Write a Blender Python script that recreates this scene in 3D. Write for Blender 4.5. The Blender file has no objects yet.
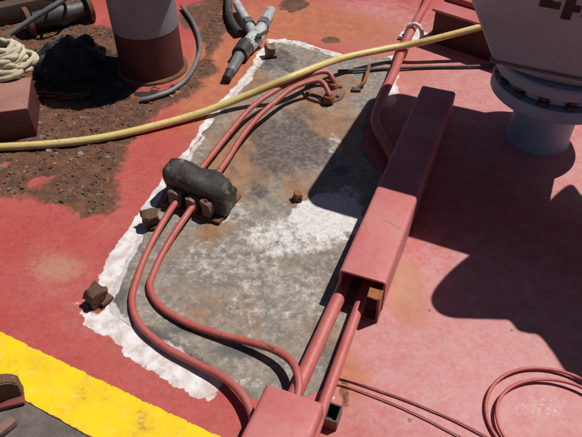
import bpy, bmesh, math, random
import numpy as np
from mathutils import Vector, Matrix, geometry, noise

random.seed(7)
RNG = np.random.default_rng(11)
scene = bpy.context.scene
COL = scene.collection

# ------------------------------------------------------------------ camera, sky, sun
CAM_H, FOC, PITCH = 1.15, 600.0, math.radians(43.5)
cam_d = bpy.data.cameras.new('camera')
cam = bpy.data.objects.new('camera', cam_d); COL.objects.link(cam)
cam.location = (0, 0, CAM_H)
cam.rotation_euler = (math.pi / 2 - PITCH, 0, 0)
cam_d.sensor_fit = 'HORIZONTAL'; cam_d.sensor_width = 36.0
cam_d.lens = 36.0 * FOC / 582.0
cam_d.clip_start = 0.02; cam_d.clip_end = 2000
scene.camera = cam

SUN_AZ, SUN_EL = math.radians(65), math.radians(62)     # azimuth clockwise from +Y
sun_vec = Vector((math.sin(SUN_AZ) * math.cos(SUN_EL), math.cos(SUN_AZ) * math.cos(SUN_EL), math.sin(SUN_EL)))
world = bpy.data.worlds.new('World'); scene.world = world; world.use_nodes = True
wn = world.node_tree.nodes; wl = world.node_tree.links
sky = wn.new('ShaderNodeTexSky'); sky.sky_type = 'NISHITA'; sky.sun_disc = False
sky.air_density = 0.5; sky.dust_density = 0.5
sky.sun_elevation = SUN_EL; sky.sun_rotation = SUN_AZ
bg = wn['Background']; bg.inputs['Strength'].default_value = 0.05
wl.new(sky.outputs[0], bg.inputs['Color'])
sl = bpy.data.lights.new('sun', 'SUN'); sl.energy = 4.9; sl.angle = math.radians(0.5); sl.color = (1.0, 0.965, 0.91)
so = bpy.data.objects.new('sun', sl); COL.objects.link(so)
so.rotation_euler = sun_vec.to_track_quat('Z', 'Y').to_euler(); so.location = (3, 3, 6)
scene.view_settings.view_transform = 'Standard'; scene.view_settings.look = 'None'
scene.view_settings.exposure = -0.20; scene.view_settings.gamma = 1.0

# ------------------------------------------------------------------ helpers
cP, sP = math.cos(PITCH), math.sin(PITCH)
def G(px, py, z=0.0):
    """point at height z seen at photo pixel (px, py)"""
    u = (px - 291.0) / FOC; v = (py - 218.5) / FOC
    d = Vector((u, cP - v * sP, -sP - v * cP))
    return Vector((0, 0, CAM_H)) + d * ((z - CAM_H) / d.z)
def Gn(pts): return [G(*p) for p in pts]

def tag(o, label=None, cat=None, group=None, kind=None):
    if label: o['label'] = label
    if cat: o['category'] = cat
    if group: o['group'] = group
    if kind: o['kind'] = kind
    return o
def thing(name, label, cat, loc=(0, 0, 0), rz=0.0, group=None):
    o = bpy.data.objects.new(name, None); COL.objects.link(o)
    o.empty_display_size = 0.05
    o.location = loc; o.rotation_euler = (0, 0, rz)
    return tag(o, label, cat, group)
def link(name, me, mat, parent=None, smooth=35):
    o = bpy.data.objects.new(name, me); COL.objects.link(o)
    if mat is not None and not me.materials: me.materials.append(mat)
    if parent is not None: o.parent = parent
    return o
def finish(bm, name, mat, parent=None, smooth=35):
    bmesh.ops.recalc_face_normals(bm, faces=bm.faces[:])
    me = bpy.data.meshes.new(name); bm.to_mesh(me); bm.free()
    if smooth:
        me.polygons.foreach_set('use_smooth', [True] * len(me.polygons))
        me.set_sharp_from_angle(angle=math.radians(smooth))
    return link(name, me, mat, parent)

def catmull(pts, n=8):
    P = [Vector(p) for p in pts]; P = [2 * P[0] - P[1]] + P + [2 * P[-1] - P[-2]]
    out = []
    for i in range(1, len(P) - 2):
        a, b, c, d = P[i - 1:i + 3]
        for k in range(n):
            t = k / n
            out.append(0.5 * ((2 * b) + (c - a) * t + (2 * a - 5 * b + 4 * c - d) * t * t + (3 * b - a - 3 * c + d) * t ** 3))
    out.append(P[-2].copy())
    return out
def tube(bm, path, r, seg=12, cap=True, wob=0.0, twist=0.0):
    rings = []; n = len(path)
    up = Vector((0, 0, 1)); prev = None
    for i, p in enumerate(path):
        t = (path[min(i + 1, n - 1)] - path[max(i - 1, 0)]).normalized()
        if prev is None:
            ref = up if abs(t.z) < 0.9 else Vector((1, 0, 0))
            a = t.cross(ref).normalized()
        else:
            a = (prev - t * prev.dot(t)).normalized()
        prev = a; b = a.cross(t)
        rr = r(i / (n - 1)) if callable(r) else r
        ring = []
        for k in range(seg):
            an = 2 * math.pi * k / seg
            q = rr * (1 + (0.16 * abs(math.cos(1.5 * an + i * twist)) if twist else 0)) * (1 + wob * noise.noise(p * 60 + Vector((k * .7, 0, 0))))
            ring.append(bm.verts.new(p + a * (q * math.cos(an)) + b * (q * math.sin(an))))
        rings.append(ring)
    for i in range(n - 1):
        for k in range(seg):
            bm.faces.new((rings[i][k], rings[i][(k + 1) % seg], rings[i + 1][(k + 1) % seg], rings[i + 1][k]))
    if cap:
        bm.faces.new(rings[0][::-1]); bm.faces.new(rings[-1])
    return rings
def lathe(bm, prof, seg=40, c=(0, 0, 0), caps=True):
    c = Vector(c); rings = []
    for r, z in prof:
        rings.append([bm.verts.new(c + Vector((r * math.cos(2 * math.pi * k / seg), r * math.sin(2 * math.pi * k / seg), z))) for k in range(seg)])
    for i in range(len(rings) - 1):
        for k in range(seg):
            bm.faces.new((rings[i][k], rings[i][(k + 1) % seg], rings[i + 1][(k + 1) % seg], rings[i + 1][k]))
    if caps:
        bm.faces.new(rings[0][::-1]); bm.faces.new(rings[-1])
def prism(bm, poly, z0, z1, top_scale=1.0):
    n = len(poly); cx = sum(p[0] for p in poly) / n; cy = sum(p[1] for p in poly) / n
    lo = [bm.verts.new((p[0], p[1], z0)) for p in poly]
    hi = [bm.verts.new((cx + (p[0] - cx) * top_scale, cy + (p[1] - cy) * top_scale, z1)) for p in poly]
    for k in range(n):
        bm.faces.new((lo[k], lo[(k + 1) % n], hi[(k + 1) % n], hi[k]))
    bm.faces.new(lo[::-1]); bm.faces.new(hi)
def box(bm, c, size, rot=None, bev=0.0, seg=2):
    c = Vector(c); r = rot or Matrix.Identity(3)
    b2 = bmesh.new(); bmesh.ops.create_cube(b2, size=1.0)
    for v in b2.verts: v.co = Vector((v.co.x * size[0], v.co.y * size[1], v.co.z * size[2]))
    if bev: bmesh.ops.bevel(b2, geom=b2.edges[:], offset=bev, segments=seg, affect='EDGES', profile=0.6)
    mp = {}
    for v in b2.verts: mp[v] = bm.verts.new(c + r @ v.co)
    for f in b2.faces: bm.faces.new([mp[v] for v in f.verts])
    b2.free()
def jitter(bm, amp, freq, seed=0):
    for v in bm.verts:
        v.co += noise.noise_vector(v.co * freq + Vector((seed, seed * 2.3, 0))) * amp
def rotz(a): return Matrix.Rotation(a, 3, 'Z')

# numpy value noise --------------------------------------------------
def vnoise(x, y, seed=0):
    xi = np.floor(x).astype(np.int64); yi = np.floor(y).astype(np.int64)
    xf = x - xi; yf = y - yi
    u = xf * xf * (3 - 2 * xf); v = yf * yf * (3 - 2 * yf)
    def h(a, b):
        n = (a * 374761393 + b * 668265263 + seed * 982451653) & 0xFFFFFFFF
        n = ((n ^ (n >> 13)) * 1274126177) & 0xFFFFFFFF
        return ((n ^ (n >> 16)) & 0xFFFF) / 65535.0
    return (h(xi, yi) * (1 - u) + h(xi + 1, yi) * u) * (1 - v) + (h(xi, yi + 1) * (1 - u) + h(xi + 1, yi + 1) * u) * v
def fbm(x, y, f, seed=0, oct=4):
    s = 0; a = 0.5; t = 0
    for o in range(oct):
        s = s + a * vnoise(x * f + 31.7 * o, y * f - 17.3 * o, seed + o); t += a; a *= 0.55; f *= 2.07
    return s / t
def sdf(x, y, poly):
    """signed distance to a closed polygon, negative inside"""
    d = np.full(x.shape, 1e9); ins = np.zeros(x.shape, bool); n = len(poly)
    for i in range(n):
        ax, ay = poly[i][0], poly[i][1]; bx, by = poly[(i + 1) % n][0], poly[(i + 1) % n][1]
        ex, ey = bx - ax, by - ay; wx, wy = x - ax, y - ay
        t = np.clip((wx * ex + wy * ey) / (ex * ex + ey * ey + 1e-12), 0, 1)
        d = np.minimum(d, np.hypot(wx - ex * t, wy - ey * t))
        c = (ay > y) != (by > y)
        xi = (bx - ax) * (y - ay) / ((by - ay) if abs(by - ay) > 1e-12 else 1e-12) + ax
        ins ^= c & (x < xi)
    return np.where(ins, -d, d)
def sdline(x, y, pl):
    d = np.full(x.shape, 1e9)
    for i in range(len(pl) - 1):
        ax, ay = pl[i][0], pl[i][1]; bx, by = pl[i + 1][0], pl[i + 1][1]
        ex, ey = bx - ax, by - ay; wx, wy = x - ax, y - ay
        t = np.clip((wx * ex + wy * ey) / (ex * ex + ey * ey + 1e-12), 0, 1)
        d = np.minimum(d, np.hypot(wx - ex * t, wy - ey * t))
    return d
def sstep(a, b, x):
    t = np.clip((x - a) / (b - a), 0, 1); return t * t * (3 - 2 * t)
def blob(x, y, px, py, r, ry=None):
    g = G(px, py); ry = ry or r
    return np.exp(-(((x - g.x) / r) ** 2 + ((y - g.y) / ry) ** 2))
def set_col(me, name, r, g, b, a=None):
    at = me.color_attributes.new(name, 'FLOAT_COLOR', 'POINT')
    n = len(me.vertices); arr = np.ones((n, 4), np.float32)
    arr[:, 0] = r; arr[:, 1] = g; arr[:, 2] = b
    if a is not None: arr[:, 3] = a
    at.data.foreach_set('color', arr.ravel())

# ------------------------------------------------------------------ materials
class NT:
    def __init__(s, name):
        s.m = bpy.data.materials.new(name); s.m.use_nodes = True
        s.t = s.m.node_tree; s.n = s.t.nodes; s.l = s.t.links
        s.b = s.n['Principled BSDF']
        s.tc = s.n.new('ShaderNodeTexCoord')
        s.co = s.tc.outputs['Object']
    def set(s, sock, v):
        if hasattr(v, 'is_output'): s.l.new(v, sock)
        elif isinstance(v, (tuple, list)) and len(v) == 3 and sock.type == 'RGBA': sock.default_value = (*v, 1)
        else: sock.default_value = v
    def noise(s, scale, detail=6, rough=0.6, dist=0.0, stretch=None):
        co = s.co
        if stretch:
            mp = s.n.new('ShaderNodeMapping'); s.l.new(co, mp.inputs[0]); mp.inputs['Scale'].default_value = stretch; co = mp.outputs[0]
        t = s.n.new('ShaderNodeTexNoise'); s.l.new(co, t.inputs['Vector'])
        t.inputs['Scale'].default_value = scale; t.inputs['Detail'].default_value = detail
        t.inputs['Roughness'].default_value = rough; t.inputs['Distortion'].default_value = dist
        return t.outputs['Fac']
    def voro(s, scale, feat='F1', out='Distance'):
        t = s.n.new('ShaderNodeTexVoronoi'); t.feature = feat; s.l.new(s.co, t.inputs['Vector']); t.inputs['Scale'].default_value = scale
        return t.outputs[out]
    def math(s, op, a, b=0.0, c=None, clamp=False):
        n = s.n.new('ShaderNodeMath'); n.operation = op; n.use_clamp = clamp
        s.set(n.inputs[0], a); s.set(n.inputs[1], b)
        if c is not None: s.set(n.inputs[2], c)
        return n.outputs[0]
    def ramp(s, f, lo, hi):
        n = s.n.new('ShaderNodeMapRange'); n.interpolation_type = 'SMOOTHSTEP'
        s.set(n.inputs['Value'], f); n.inputs['From Min'].default_value = lo; n.inputs['From Max'].default_value = hi
        return n.outputs['Result']
    def mix(s, f, a, b, mode='MIX'):
        n = s.n.new('ShaderNodeMix'); n.data_type = 'RGBA'; n.blend_type = mode
        s.set(n.inputs[0], f); s.set(n.inputs[6], a); s.set(n.inputs[7], b)
        return n.outputs[2]
    def attr(s, name):
        n = s.n.new('ShaderNodeAttribute'); n.attribute_name = name
        sp = s.n.new('ShaderNodeSeparateColor'); s.l.new(n.outputs['Color'], sp.inputs[0])
        return sp.outputs[0], sp.outputs[1], sp.outputs[2], n.outputs['Alpha']
    def bump(s, h, strength=0.3, dist=0.002, prev=None):
        n = s.n.new('ShaderNodeBump'); n.inputs['Strength'].default_value = strength; n.inputs['Distance'].default_value = dist
        s.set(n.inputs['Height'], h)
        if prev is not None: s.l.new(prev, n.inputs['Normal'])
        return n.outputs[0]
    def out(s, col, rough, nor=None, metal=0.0, spec=0.5):
        s.set(s.b.inputs['Base Color'], col); s.set(s.b.inputs['Roughness'], rough); s.set(s.b.inputs['Metallic'], metal)
        s.b.inputs['Specular IOR Level'].default_value = spec
        if nor is not None: s.l.new(nor, s.b.inputs['Normal'])
        return s.m

def paint_mat(name, base, vary, wear, wear_amt=0.5, rough=0.5, scale=30, bump=0.25):
    """brushed-on marine paint with blotches, grimy spots and chips of the layer below"""
    t = NT(name)
    n1 = t.noise(scale * 0.25, 5); n2 = t.noise(scale * 2.2, 8, 0.7); n3 = t.noise(scale * 0.7, 6, 0.65, 0.6)
    c = t.mix(t.ramp(n1, 0.35, 0.68), base, vary)
    c = t.mix(t.math('MULTIPLY', t.ramp(n2, 0.5, 0.72), 0.35), c, tuple(x * 0.55 for x in base))
    n5 = t.noise(scale * 3.2, 7, 0.7); n6 = t.noise(scale * 0.5, 5, 0.65)
    c = t.mix(t.math('MULTIPLY', t.ramp(n6, 0.52, 0.7), 0.35), c, tuple(0.6 * x + 0.4 * w for x, w in zip(base, wear)))
    small = t.math('MULTIPLY', t.ramp(n5, 0.62, 0.66), t.ramp(n6, 0.42, 0.62))
    c = t.mix(t.math('MULTIPLY', small, min(1.0, 0.35 + wear_amt)), c, tuple(x * 0.8 for x in wear))
    chips = t.ramp(n3, 0.75 - 0.22 * wear_amt, 0.80 - 0.22 * wear_amt)
    c = t.mix(chips, c, wear)
    r = t.math('MULTIPLY_ADD', n2, 0.3, rough - 0.15)
    h = t.math('ADD', n2, t.math('MULTIPLY', chips, -0.6))
    return t.out(c, r, t.bump(h, bump, 0.002))

RED = (0.44, 0.062, 0.052); PINK = (0.50, 0.17, 0.155); RUST = (0.16, 0.060, 0.028); ORANGE = (0.50, 0.17, 0.075)
M = {}
M['red'] = paint_mat('red_paint', (0.46, 0.085, 0.075), (0.50, 0.14, 0.125), (0.20, 0.08, 0.055), 0.42, 0.5, 36, 0.4)
M['red_cover'] = paint_mat('red_cover_paint', (0.49, 0.115, 0.115), (0.54, 0.185, 0.175), (0.40, 0.17, 0.11), 0.62, 0.58, 30, 0.35)
M['red_dark'] = paint_mat('red_primer_paint', (0.17, 0.03, 0.028), (0.21, 0.045, 0.04), (0.12, 0.05, 0.03), 0.4, 0.55)
M['white'] = paint_mat('grey_white_paint', (0.33, 0.42, 0.50), (0.27, 0.34, 0.41), (0.17, 0.11, 0.08), 0.45, 0.5, 16, 0.4)
M['post'] = paint_mat('shaded_post_paint', (0.22, 0.235, 0.26), (0.17, 0.17, 0.18), (0.14, 0.09, 0.07), 0.25, 0.5, 14)  # white paint darkened to carry the shade on the post
M['whitepaint'] = paint_mat('white_primer', (0.72, 0.70, 0.69), (0.62, 0.57, 0.55), (0.40, 0.16, 0.12), 0.35, 0.6, 40)
M['shaded_red'] = paint_mat('shaded_red_paint', (0.075, 0.018, 0.017), (0.10, 0.026, 0.024), (0.06, 0.03, 0.02), 0.4, 0.6)  # red darkened to carry shade on post base, box and block sides
M['blocktop'] = paint_mat('brown_faded_red_paint', (0.30, 0.125, 0.10), (0.36, 0.17, 0.14), (0.15, 0.08, 0.06), 0.6, 0.7, 40, 0.5)
M['hose'] = paint_mat('overpainted_hose', (0.43, 0.085, 0.072), (0.47, 0.13, 0.11), (0.17, 0.065, 0.05), 0.5, 0.5, 40, 0.45)
M['rust'] = paint_mat('rusty_steel', (0.19, 0.075, 0.035), (0.11, 0.05, 0.03), (0.36, 0.14, 0.05), 0.6, 0.85, 60, 0.9)
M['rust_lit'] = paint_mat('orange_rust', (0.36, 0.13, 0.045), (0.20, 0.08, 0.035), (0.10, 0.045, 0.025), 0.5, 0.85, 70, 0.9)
M['brown'] = paint_mat('brown_grimy_steel', (0.26, 0.15, 0.11), (0.17, 0.095, 0.065), (0.36, 0.17, 0.08), 0.5, 0.7, 60, 0.7)
M['black'] = paint_mat('black_rubber', (0.030, 0.028, 0.027), (0.060, 0.052, 0.046), (0.15, 0.12, 0.10), 0.75, 0.5, 34, 0.6)
M['dark'] = paint_mat('dark_grimy_metal', (0.045, 0.040, 0.038), (0.075, 0.065, 0.06), (0.16, 0.09, 0.06), 0.4, 0.5, 50, 0.5)
M['cap'] = paint_mat('weathered_rubber', (0.030, 0.025, 0.022), (0.080, 0.064, 0.052), (0.19, 0.135, 0.10), 0.75, 0.55, 50, 0.8)
M['pinkcable'] = paint_mat('overpainted_cable', (0.44, 0.11, 0.10), (0.50, 0.20, 0.18), (0.55, 0.36, 0.33), 0.6, 0.5, 50)
M['lug'] = paint_mat('rust_scaled_steel', (0.15, 0.075, 0.045), (0.085, 0.048, 0.034), (0.30, 0.13, 0.055), 0.8, 0.85, 70, 0.9)
M['bag'] = paint_mat('black_plastic_sheet', (0.014, 0.014, 0.015), (0.025, 0.025, 0.028), (0.07, 0.06, 0.055), 0.5, 0.65, 40, 0.5)
M['grey'] = paint_mat('grey_metal', (0.52, 0.54, 0.54), (0.36, 0.36, 0.355), (0.16, 0.13, 0.11), 0.8, 0.4, 60, 0.4)
M['greyhose'] = paint_mat('grey_cable_skin', (0.17, 0.17, 0.18), (0.12, 0.12, 0.125), (0.28, 0.26, 0.25), 0.4, 0.45, 50, 0.3)
M['stencil'] = paint_mat('black_stencil_paint', (0.016, 0.016, 0.017), (0.03, 0.03, 0.03), (0.1, 0.1, 0.1), 0.1, 0.6)
M['rope'] = paint_mat('cream_rope', (0.62, 0.55, 0.40), (0.48, 0.41, 0.28), (0.25, 0.2, 0.12), 0.4, 0.9, 50, 0.9)
M['wood'] = paint_mat('brown_timber', (0.10, 0.055, 0.035), (0.07, 0.04, 0.03), (0.16, 0.09, 0.05), 0.5, 0.8, 30, 0.7)

def hose_mat():
    t = NT('yellow_hose_skin')
    n1 = t.noise(9, 5); n2 = t.noise(120, 6, 0.7); n3 = t.noise(40, 6, 0.65, 0.5)
    c = t.mix(t.ramp(n1, 0.3, 0.7), (0.62, 0.47, 0.155), (0.70, 0.56, 0.23))
    c = t.mix(t.math('MULTIPLY', t.ramp(n3, 0.52, 0.7), 0.45), c, (0.30, 0.20, 0.09))
    return t.out(c, t.math('MULTIPLY_ADD', n2, 0.25, 0.32), t.bump(n2, 0.15, 0.001))
M['yhose'] = hose_mat()

def deck_mat():
    t = NT('red_deck_paint')
    pr, ru, og, fa = t.attr('mask')          # primer, rust, orange, paler pink
    dg, sc, bl, post_shade = t.attr('mask2')          # dirt plus painted shade, scuffed white, bleached sand, painted shade of the post
    nb = t.noise(5, 6); nm = t.noise(26, 8, 0.65); nf = t.noise(150, 8, 0.7); nd = t.noise(60, 8, 0.72, 0.25)
    red = t.mix(t.ramp(nb, 0.32, 0.66), (0.42, 0.060, 0.050), (0.455, 0.092, 0.076))
    red = t.mix(t.math('MULTIPLY', t.ramp(nm, 0.45, 0.7), 0.55), red, (0.36, 0.055, 0.048))
    ng = t.noise(85, 7, 0.7, 0.1); ne_ = t.noise(11, 6, 0.68, 0.4)
    red = t.mix(t.math('MULTIPLY', t.ramp(ng, 0.50, 0.66), 0.45), red, (0.47, 0.13, 0.105))
    red = t.mix(t.math('MULTIPLY', t.ramp(ng, 0.47, 0.34), 0.5), red, (0.27, 0.045, 0.04))
    red = t.mix(t.math('MULTIPLY', t.ramp(ne_, 0.54, 0.68), 0.45), red, (0.44, 0.135, 0.095))
    pink = t.mix(t.ramp(nm, 0.35, 0.65), (0.50, 0.17, 0.165), (0.52, 0.235, 0.23))
    pink = t.mix(t.math('MULTIPLY', t.ramp(ng, 0.50, 0.66), 0.5), pink, (0.55, 0.30, 0.28))
    pink = t.mix(t.math('MULTIPLY', t.ramp(ng, 0.47, 0.34), 0.4), pink, (0.40, 0.11, 0.10))
    pink = t.mix(t.math('MULTIPLY', t.ramp(ne_, 0.56, 0.70), 0.5), pink, (0.50, 0.26, 0.17))
    f = t.ramp(t.math('ADD', fa, t.math('MULTIPLY', t.math('SUBTRACT', nm, 0.5), 0.7)), 0.15, 0.85)
    c = t.mix(f, red, pink)
    ora = t.mix(t.ramp(nm, 0.35, 0.62), (0.50, 0.165, 0.075), (0.40, 0.12, 0.065))
    ora = t.mix(t.math('MULTIPLY', t.ramp(nd, 0.55, 0.7), 0.7), ora, (0.30, 0.15, 0.085))
    c = t.mix(t.ramp(t.math('ADD', og, t.math('MULTIPLY', t.math('SUBTRACT', nd, 0.5), 0.6)), 0.25, 0.75), c, ora)
    st = t.noise(22, 6, 0.7, 0.3, (5.0, 1.0, 1.0)); gr = t.noise(260, 4, 0.7)
    c = t.mix(t.math('MULTIPLY', t.ramp(st, 0.55, 0.68), 0.30), c, (0.30, 0.10, 0.085))
    c = t.mix(t.math('MULTIPLY', t.ramp(gr, 0.62, 0.70), 0.45), c, (0.15, 0.06, 0.05))
    c = t.mix(t.math('MULTIPLY', t.ramp(gr, 0.37, 0.30), 0.35), c, (0.58, 0.36, 0.33))
    # sandy bleached staining
    c = t.mix(t.math('MULTIPLY', t.ramp(t.math('ADD', bl, t.math('MULTIPLY', t.math('SUBTRACT', nd, 0.5), 1.0)), 0.35, 0.8), 0.75), c, (0.44, 0.24, 0.15))
    # grime freckles
    fr = t.math('MULTIPLY', t.ramp(nd, 0.62, 0.72), t.math('MULTIPLY_ADD', dg, 0.8, 0.16))
    c = t.mix(fr, c, (0.13, 0.055, 0.045))
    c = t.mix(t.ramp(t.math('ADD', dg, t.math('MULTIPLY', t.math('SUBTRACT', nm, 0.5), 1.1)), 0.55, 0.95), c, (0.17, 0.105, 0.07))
    # heavy rust
    rmask = t.ramp(t.math('ADD', ru, t.math('MULTIPLY', t.math('SUBTRACT', nd, 0.5), 1.0)), 0.28, 0.66)
    rc = t.mix(t.ramp(nm, 0.35, 0.65), (0.085, 0.041, 0.026), (0.18, 0.074, 0.038))
    rc = t.mix(t.ramp(ng, 0.60, 0.66), rc, (0.33, 0.14, 0.06))
    rc = t.mix(t.ramp(ne_, 0.60, 0.68), rc, (0.20, 0.16, 0.15))
    rc = t.mix(t.ramp(nf, 0.5, 0.66), rc, (0.055, 0.030, 0.022))
    c = t.mix(rmask, c, rc)
    c = t.mix(t.ramp(t.math('ADD', post_shade, t.math('MULTIPLY', t.math('SUBTRACT', nd, 0.5), 0.8)), 0.3, 0.6), c, (0.030, 0.021, 0.017))
    # white primer with chips
    pmask = t.ramp(t.math('ADD', pr, t.math('MULTIPLY', t.math('SUBTRACT', nd, 0.5), 1.1)), 0.40, 0.60)
    pc = t.mix(t.ramp(nm, 0.38, 0.62), (0.76, 0.73, 0.72), (0.55, 0.45, 0.42))
    pc = t.mix(t.math('MULTIPLY', t.ramp(nf, 0.56, 0.7), 0.6), pc, (0.40, 0.25, 0.21))
    c = t.mix(pmask, c, pc)
    # pale scuffs
    smask = t.ramp(t.math('ADD', sc, t.math('MULTIPLY', t.math('SUBTRACT', nf, 0.5), 1.6)), 0.62, 0.9)
    c = t.mix(t.math('MULTIPLY', smask, 0.5), c, (0.72, 0.62, 0.61))
    rough = t.math('MULTIPLY_ADD', nm, 0.22, 0.45)
    rough = t.math('ADD', rough, t.math('MULTIPLY', rmask, 0.4), clamp=True)
    h = t.math('ADD', t.math('MULTIPLY', nf, 0.8), t.math('MULTIPLY', nm, 0.35))
    h = t.math('ADD', h, t.math('MULTIPLY', rmask, t.math('MULTIPLY', nd, 2.5)))
    h = t.math('ADD', h, t.math('MULTIPLY', pmask, 0.35))
    return t.out(c, rough, t.bump(h, 0.28, 0.0016))
M['deck'] = deck_mat()

def plate_mat():
    t = NT('scraped_steel_plate')
    wh, br, dk, rd = t.attr('mask')          # white, brown rust, dark, red chips
    la, gr, _, _ = t.attr('mask2')           # lavender-dark, grime
    nm = t.noise(24, 8, 0.65); nf = t.noise(110, 8, 0.72); nd = t.noise(48, 9, 0.74, 0.15); ns = t.noise(12, 6, 0.6); nq = t.noise(75, 5, 0.6, 0.2)
    c = t.mix(t.ramp(nm, 0.34, 0.66), (0.185, 0.153, 0.124), (0.32, 0.278, 0.236))
    c = t.mix(t.math('MULTIPLY', t.ramp(nq, 0.52, 0.64), 0.5), c, (0.46, 0.42, 0.38))
    c = t.mix(t.math('MULTIPLY', t.ramp(nq, 0.46, 0.36), 0.6), c, (0.155, 0.125, 0.10))
    c = t.mix(t.math('MULTIPLY', t.ramp(ns, 0.45, 0.62), 0.55), c, (0.25, 0.18, 0.125))
    c = t.mix(t.math('MULTIPLY', t.ramp(nf, 0.53, 0.66), 0.55), c, (0.11, 0.095, 0.085))
    nl = t.noise(30, 5, 0.65, 0.2, (1.0, 9.0, 1.0)); nl2 = t.noise(26, 5, 0.65, 0.2, (8.0, 1.4, 1.0))
    c = t.mix(t.math('MULTIPLY', t.ramp(nl, 0.60, 0.72), 0.22), c, (0.45, 0.41, 0.37))
    c = t.mix(t.math('MULTIPLY', t.ramp(nl2, 0.58, 0.72), 0.35), c, (0.12, 0.10, 0.085))
    b = t.ramp(t.math('ADD', br, t.math('MULTIPLY', t.math('SUBTRACT', nd, 0.5), 0.9)), 0.28, 0.72)
    bc = t.mix(t.ramp(nm, 0.35, 0.65), (0.21, 0.115, 0.062), (0.34, 0.175, 0.082))
    c = t.mix(t.math('MULTIPLY', b, 0.92), c, bc)
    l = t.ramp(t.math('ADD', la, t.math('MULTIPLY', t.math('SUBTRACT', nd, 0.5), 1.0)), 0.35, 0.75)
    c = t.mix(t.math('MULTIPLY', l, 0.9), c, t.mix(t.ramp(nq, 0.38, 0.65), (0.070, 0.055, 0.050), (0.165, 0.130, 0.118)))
    g = t.ramp(t.math('ADD', dk, t.math('MULTIPLY', t.math('SUBTRACT', nd, 0.5), 1.1)), 0.4, 0.72)
    c = t.mix(t.math('MULTIPLY', g, 0.85), c, (0.085, 0.08, 0.078))
    w = t.ramp(t.math('ADD', wh, t.math('MULTIPLY', t.math('SUBTRACT', nd, 0.5), 1.3)), 0.38, 0.74)
    wc = t.mix(t.ramp(nf, 0.42, 0.65), (0.73, 0.70, 0.68), (0.55, 0.49, 0.45))
    c = t.mix(t.math('MULTIPLY', w, 0.92), c, wc)
    r = t.ramp(t.math('ADD', rd, t.math('MULTIPLY', t.math('SUBTRACT', nd, 0.5), 2.0)), 0.66, 0.85)
    c = t.mix(t.math('MULTIPLY', r, 0.75), c, (0.45, 0.13, 0.10))
    h = t.math('ADD', t.math('MULTIPLY', nf, 0.7), t.math('ADD', t.math('MULTIPLY', nm, 0.8), t.math('MULTIPLY', w, 0.4)))
    return t.out(c, t.math('MULTIPLY_ADD', nf, 0.3, 0.45), t.bump(h, 0.6, 0.003))
M['plate'] = plate_mat()

def stripe_mat():
    t = NT('yellow_line_paint')
    nm = t.noise(14, 7, 0.65); nf = t.noise(130, 8, 0.7); nd = t.noise(45, 8, 0.72, 0.8)
    c = t.mix(t.ramp(nm, 0.38, 0.66), (0.86, 0.60, 0.004), (0.78, 0.50, 0.008))
    c = t.mix(t.math('MULTIPLY', t.ramp(nd, 0.54, 0.66), 0.5), c, (0.80, 0.60, 0.20))
    c = t.mix(t.math('MULTIPLY', t.ramp(nm, 0.55, 0.72), t.ramp(nf, 0.42, 0.6)), c, (0.40, 0.24, 0.05))
    c = t.mix(t.ramp(nf, 0.66, 0.73), c, (0.30, 0.15, 0.06))
    ns = t.noise(40, 6, 0.7, 0.3, (1.0, 6.0, 1.0))
    c = t.mix(t.math('MULTIPLY', t.ramp(ns, 0.58, 0.68), 0.4), c, (0.50, 0.33, 0.06))
    ed, _, _, _ = t.attr('edge')
    w = t.ramp(t.math('ADD', ed, t.math('MULTIPLY', t.math('SUBTRACT', nd, 0.5), 1.1)), 0.90, 1.05)
    c = t.mix(w, c, (0.34, 0.075, 0.06))
    return t.out(c, t.math('MULTIPLY_ADD', nf, 0.3, 0.5), t.bump(t.math('ADD', nf, nm), 0.4, 0.002), spec=0.35)
M['stripe'] = stripe_mat()
def walk_mat():
    t = NT('grey_walkway_paint')
    nm = t.noise(16, 7, 0.65); nf = t.noise(170, 8, 0.75); nd = t.noise(60, 8, 0.72, 0.6)
    c = t.mix(t.ramp(nm, 0.36, 0.66), (0.125, 0.10, 0.088), (0.19, 0.155, 0.135))
    c = t.mix(t.math('MULTIPLY', t.ramp(nd, 0.52, 0.68), 0.7), c, (0.075, 0.055, 0.047))
    c = t.mix(t.ramp(nf, 0.6, 0.7), c, (0.26, 0.22, 0.20))
    return t.out(c, 0.8, t.bump(nf, 0.8, 0.003))
M['walk'] = walk_mat()
def flake_mat():
    t = NT('rust_flake')
    a, b, d, _ = t.attr('tint')
    nf = t.noise(160, 6, 0.7)
    c = t.mix(a, (0.070, 0.036, 0.026), (0.20, 0.085, 0.04))
    c = t.mix(t.ramp(b, 0.93, 0.95), c, (0.46, 0.18, 0.06))
    c = t.mix(t.ramp(d, 0.90, 0.93), c, (0.25, 0.21, 0.20))
    c = t.mix(t.math('MULTIPLY', t.ramp(nf, 0.45, 0.65), 0.5), c, (0.06, 0.03, 0.022))
    return t.out(c, 0.85, t.bump(nf, 0.5, 0.002))
M['flake'] = flake_mat()

# ------------------------------------------------------------------ outlines on the deck (metres)
PLATE = [(248, 79), (259, 61), (271, 43), (292, 42), (318, 50), (352, 58), (392, 57), (388, 76), (377, 98), (366, 128), (362, 150), (378, 168), (398, 182),
         (380, 225), (366, 275), (352, 322), (338, 360), (322, 392), (290, 404), (262, 404), (225, 382), (196, 362), (150, 336), (108, 312),
         (112, 288), (132, 250), (150, 222), (168, 190), (184, 160), (196, 143), (215, 117), (234, 93)]
plate_poly = [(p.x, p.y) for p in Gn(PLATE)]
def ragged(poly, step=0.012, amp=0.006, seed=3.0):
    out = []
    n = len(poly)
    for i in range(n):
        a = Vector(poly[i]); b = Vector(poly[(i + 1) % n]); L = (b - a).length; k = max(1, int(L / step))
        nn = Vector((-(b - a).y, (b - a).x)) / L
        for j in range(k):
            p = a.lerp(b, j / k)
            out.append(p + nn * amp * noise.noise(Vector((p.x * 28, p.y * 28, seed))) * 2)
    return out
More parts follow.
